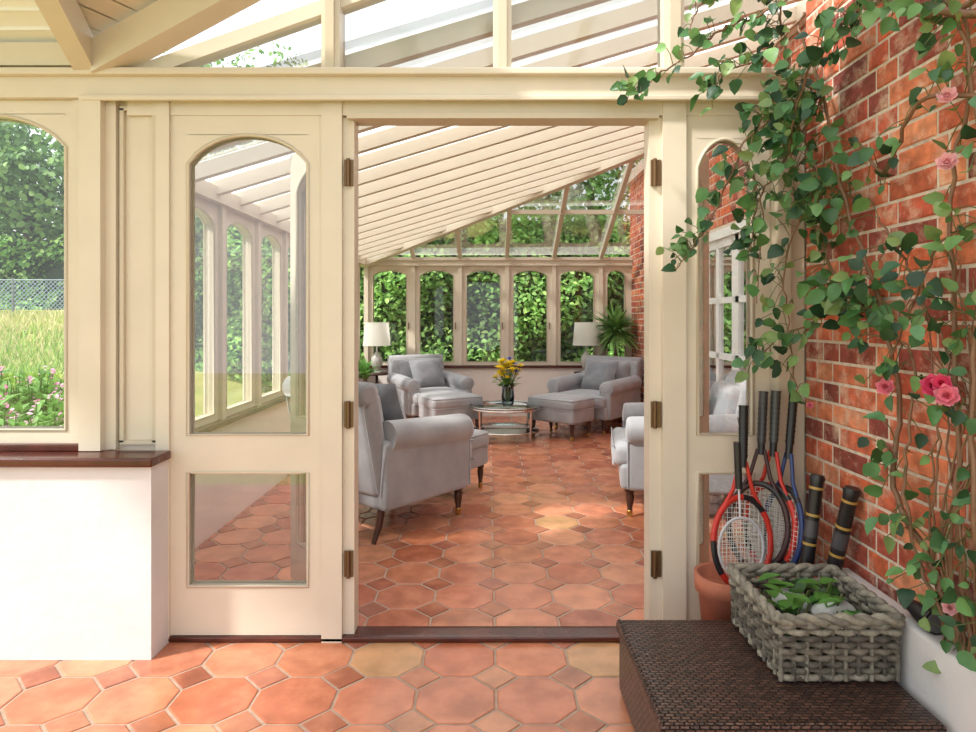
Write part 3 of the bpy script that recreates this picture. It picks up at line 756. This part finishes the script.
def rose(c,r,col):
    c=Vector(c)
    for ring,(nn_,el,s) in enumerate(((6,.1,1),(6,.6,.85),(5,1.0,.6),(4,1.3,.45))):
        for k in range(nn_):
            an=k*6.283/nn_+ring*.5; f=U(.85,1.1); cc=tuple(min(1,v*f) for v in col)
            loc=Vector((math.cos(an)*math.cos(el),math.sin(an)*math.cos(el),math.sin(el)))
            ax=Vector((-.65,-.7,.3)).normalized(); u=ax.orthogonal().normalized(); v=ax.cross(u)
            d=u*loc.x+v*loc.y+ax*loc.z
            mb.leaf(c,d,ax,r*s,r*s*1.05,cc,fold=.35,droop=-.25)
pk=lin((236,130,150)); pk2=lin((236,176,180)); dk=lin((226,70,110))
for (y,z,r,c) in ((1.93,1.095,.028,pk),(1.72,1.12,.034,dk),(1.67,1.10,.032,pk),(1.69,1.13,.026,dk),(1.67,1.70,.028,pk2),(1.67,1.87,.026,pk2),(1.66,.56,.020,pk2),(2.38,.98,.014,pk)):
    rose((1.18,y,z),r,c)
mb.build('climbing_rose',[LEAF])

# ---------------- outdoors ----------------
def sstep(a_,b_,x): 
    t=max(0,min(1,(x-a_)/(b_-a_))); return t*t*(3-2*t)
def gz(x,y): return -.17+max(0,min(y,15)-4)*.150*sstep(-2.6,-4.6,x)
mb=MB(); nx,ny=40,40; vs=[];fs=[]
for i in range(nx+1):
    for j in range(ny+1):
        x=-34+60*i/nx; y=-12+60*j/ny
        vs.append((x,y,gz(x,y)))
for i in range(nx):
    for j in range(ny): fs.append((i*(ny+1)+j,(i+1)*(ny+1)+j,(i+1)*(ny+1)+j+1,i*(ny+1)+j+1))
mb.add(vs,fs,0,lin((150,164,84)),True)
mb.build('lawn',[attrmat('grass_ground',.95,.35,1.2,.5,20,blotch=((214,196,130),.7,.4,.65,.7))])
mb=MB()
for i in range(14000):
    y=U(4.5,14.2); x=-y*U(.50,.90)
    z=gz(x,y); far=(y-7)/6
    hgt=U(.05,.20); c=random.choice([(206,200,142),(222,212,160),(176,190,104)] if R()<far else [(150,186,80),(170,196,96),(130,166,70)])
    w=.012+.001*y; an=U(0,3.14); dx,dy=math.cos(an)*w,math.sin(an)*w; lx,ly=U(-.1,.1),U(-.1,.1)
    mb.add([(x-dx,y-dy,z-.01),(x+dx,y+dy,z-.01),(x+lx,y+ly,z+hgt)],[(0,1,2)],0,lin(c))
mb.build('meadow_grass',[HLEAF])
mb=MB()
for i in range(170):
    y=U(5.2,7.2); x=-y*U(.64,.78); z=gz(x,y); hh=U(.2,.5)
    mb.tube([(x,y,z),(x+U(-.05,.05),y,z+hh)],.006,4,col=lin((90,130,60)),caps=False)
    for k in range(6): mb.leaf((x,y,z+hh*U(.2,.9)),(U(-1,1),U(-1,1),.5),(0,0,1),.16,.06,lin((124,170,84)))
    if R()<.34:
        c=lin(random.choice([(226,130,176),(236,150,190),(240,190,210)]))
        for k in range(5): mb.leaf((x+U(-.02,.02),y,z+hh+U(-.06,.03)),(U(-1,1),U(-1,1),U(-.2,1)),(0,-.5,1),.04,.035,c)
mb.build('wild_flowers',[HLEAF])
mb=MB(); fc=lin((150,166,178))
for i in range(130):
    x=-15+.1*i*1.0
    for s_ in (-1,1):
        mb.tube([(x,14.5,1.48),(x+s_*.7,14.5,2.15)],.008,3,col=fc,caps=False)
for i in range(7): mb.tube([(-15+i*2.2,14.52,1.3),(-15+i*2.2,14.52,2.2)],.035,6,col=lin((110,116,112)))
mb.tube([(-15.5,14.5,2.15),(-1,14.5,2.15)],.012,4,col=fc)
mb.build('chain_link_fence',[COLM])
def hedge(name,x0,x1,y,z1,n,size,depth=.6,amp=1.0):
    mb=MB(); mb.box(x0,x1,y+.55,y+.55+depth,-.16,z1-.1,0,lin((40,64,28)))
    for i in range(n):
        x=U(x0,x1); z=U(-.1,z1)
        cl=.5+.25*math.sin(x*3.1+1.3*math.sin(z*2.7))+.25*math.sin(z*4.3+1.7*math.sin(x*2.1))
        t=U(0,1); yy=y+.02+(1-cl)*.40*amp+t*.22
        br=.42+.95*cl-.35*t  # recess shade and bright spots painted into leaf colour by depth
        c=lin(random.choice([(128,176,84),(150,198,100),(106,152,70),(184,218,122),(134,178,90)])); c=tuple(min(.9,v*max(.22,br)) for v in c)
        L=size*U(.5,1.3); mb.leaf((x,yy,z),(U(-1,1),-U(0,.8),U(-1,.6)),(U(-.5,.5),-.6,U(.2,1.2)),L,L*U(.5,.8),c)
    mb.build(name,[HLEAF])
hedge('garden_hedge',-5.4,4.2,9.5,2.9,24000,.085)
def tree(x,y,hz_,r,n,size,name='tree'):
    mb=MB(); z0=gz(x,y); mb.tube([(x,y,z0-.1),(x+.1,y,z0+hz_*.4),(x,y,z0+hz_*.8)],[.28,.2,.1],8,col=lin((88,70,52)))
    bl=[(x+U(-.6,.6)*r,y+U(-.5,.5)*r,z0+hz_*U(.28,.95),r*U(.35,.6)) for _ in range(16)]
    for i in range(n):
        b_=random.choice(bl); v=Vector((U(-1,1),U(-1,1),U(-1,1)))
        if v.length<.1: continue
        v.normalize(); rr=b_[3]*U(.75,1.05); q=Vector(b_[:3])+v*rr
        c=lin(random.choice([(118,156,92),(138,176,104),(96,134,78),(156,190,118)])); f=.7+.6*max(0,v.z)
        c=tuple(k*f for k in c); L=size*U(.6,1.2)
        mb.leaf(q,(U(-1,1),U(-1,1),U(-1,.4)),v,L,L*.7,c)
    mb.build(name,[HLEAF])
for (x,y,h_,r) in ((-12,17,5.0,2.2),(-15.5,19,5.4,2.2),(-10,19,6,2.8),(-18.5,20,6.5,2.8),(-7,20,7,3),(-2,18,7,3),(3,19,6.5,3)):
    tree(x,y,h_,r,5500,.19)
hedge('boundary_hedge',-20,-5.6,15.6,3.3,16000,.14,1.0,1.6)

# ---------------- light, world, camera ----------------
sc=bpy.context.scene
w=bpy.data.worlds.new('sky'); sc.world=w; w.use_nodes=True; nt=w.node_tree
bg=nt.nodes['Background']
tc=nt.nodes.new('ShaderNodeTexCoord'); sp=nt.nodes.new('ShaderNodeSeparateXYZ'); nt.links.new(tc.outputs['Generated'],sp.inputs[0])
cr=nt.nodes.new('ShaderNodeValToRGB'); nt.links.new(sp.outputs[2],cr.inputs[0])
cr.color_ramp.elements[0].position=0; cr.color_ramp.elements[0].color=(.93,.94,.95,1)
cr.color_ramp.elements[1].position=.7; cr.color_ramp.elements[1].color=(.82,.90,1.0,1)
nt.links.new(cr.outputs[0],bg.inputs[0]); bg.inputs[1].default_value=1.75
sun=bpy.data.lights.new('sun','SUN'); sun.energy=5.6; sun.angle=math.radians(5); sun.color=(1,.96,.90)
so=bpy.data.objects.new('sun',sun); sc.collection.objects.link(so)
d=Vector((.75,.42,-.85)); so.rotation_euler=d.to_track_quat('-Z','Y').to_euler()
cam=bpy.data.cameras.new('camera'); co=bpy.data.objects.new('camera',cam); sc.collection.objects.link(co)
co.location=(0,0,1.3); co.rotation_euler=(math.radians(90),0,0)
cam.sensor_width=36; cam.lens=650*36/976; cam.shift_y=-48/976; cam.clip_start=.05; cam.clip_end=200
sc.camera=co
sc.view_settings.view_transform='Standard'
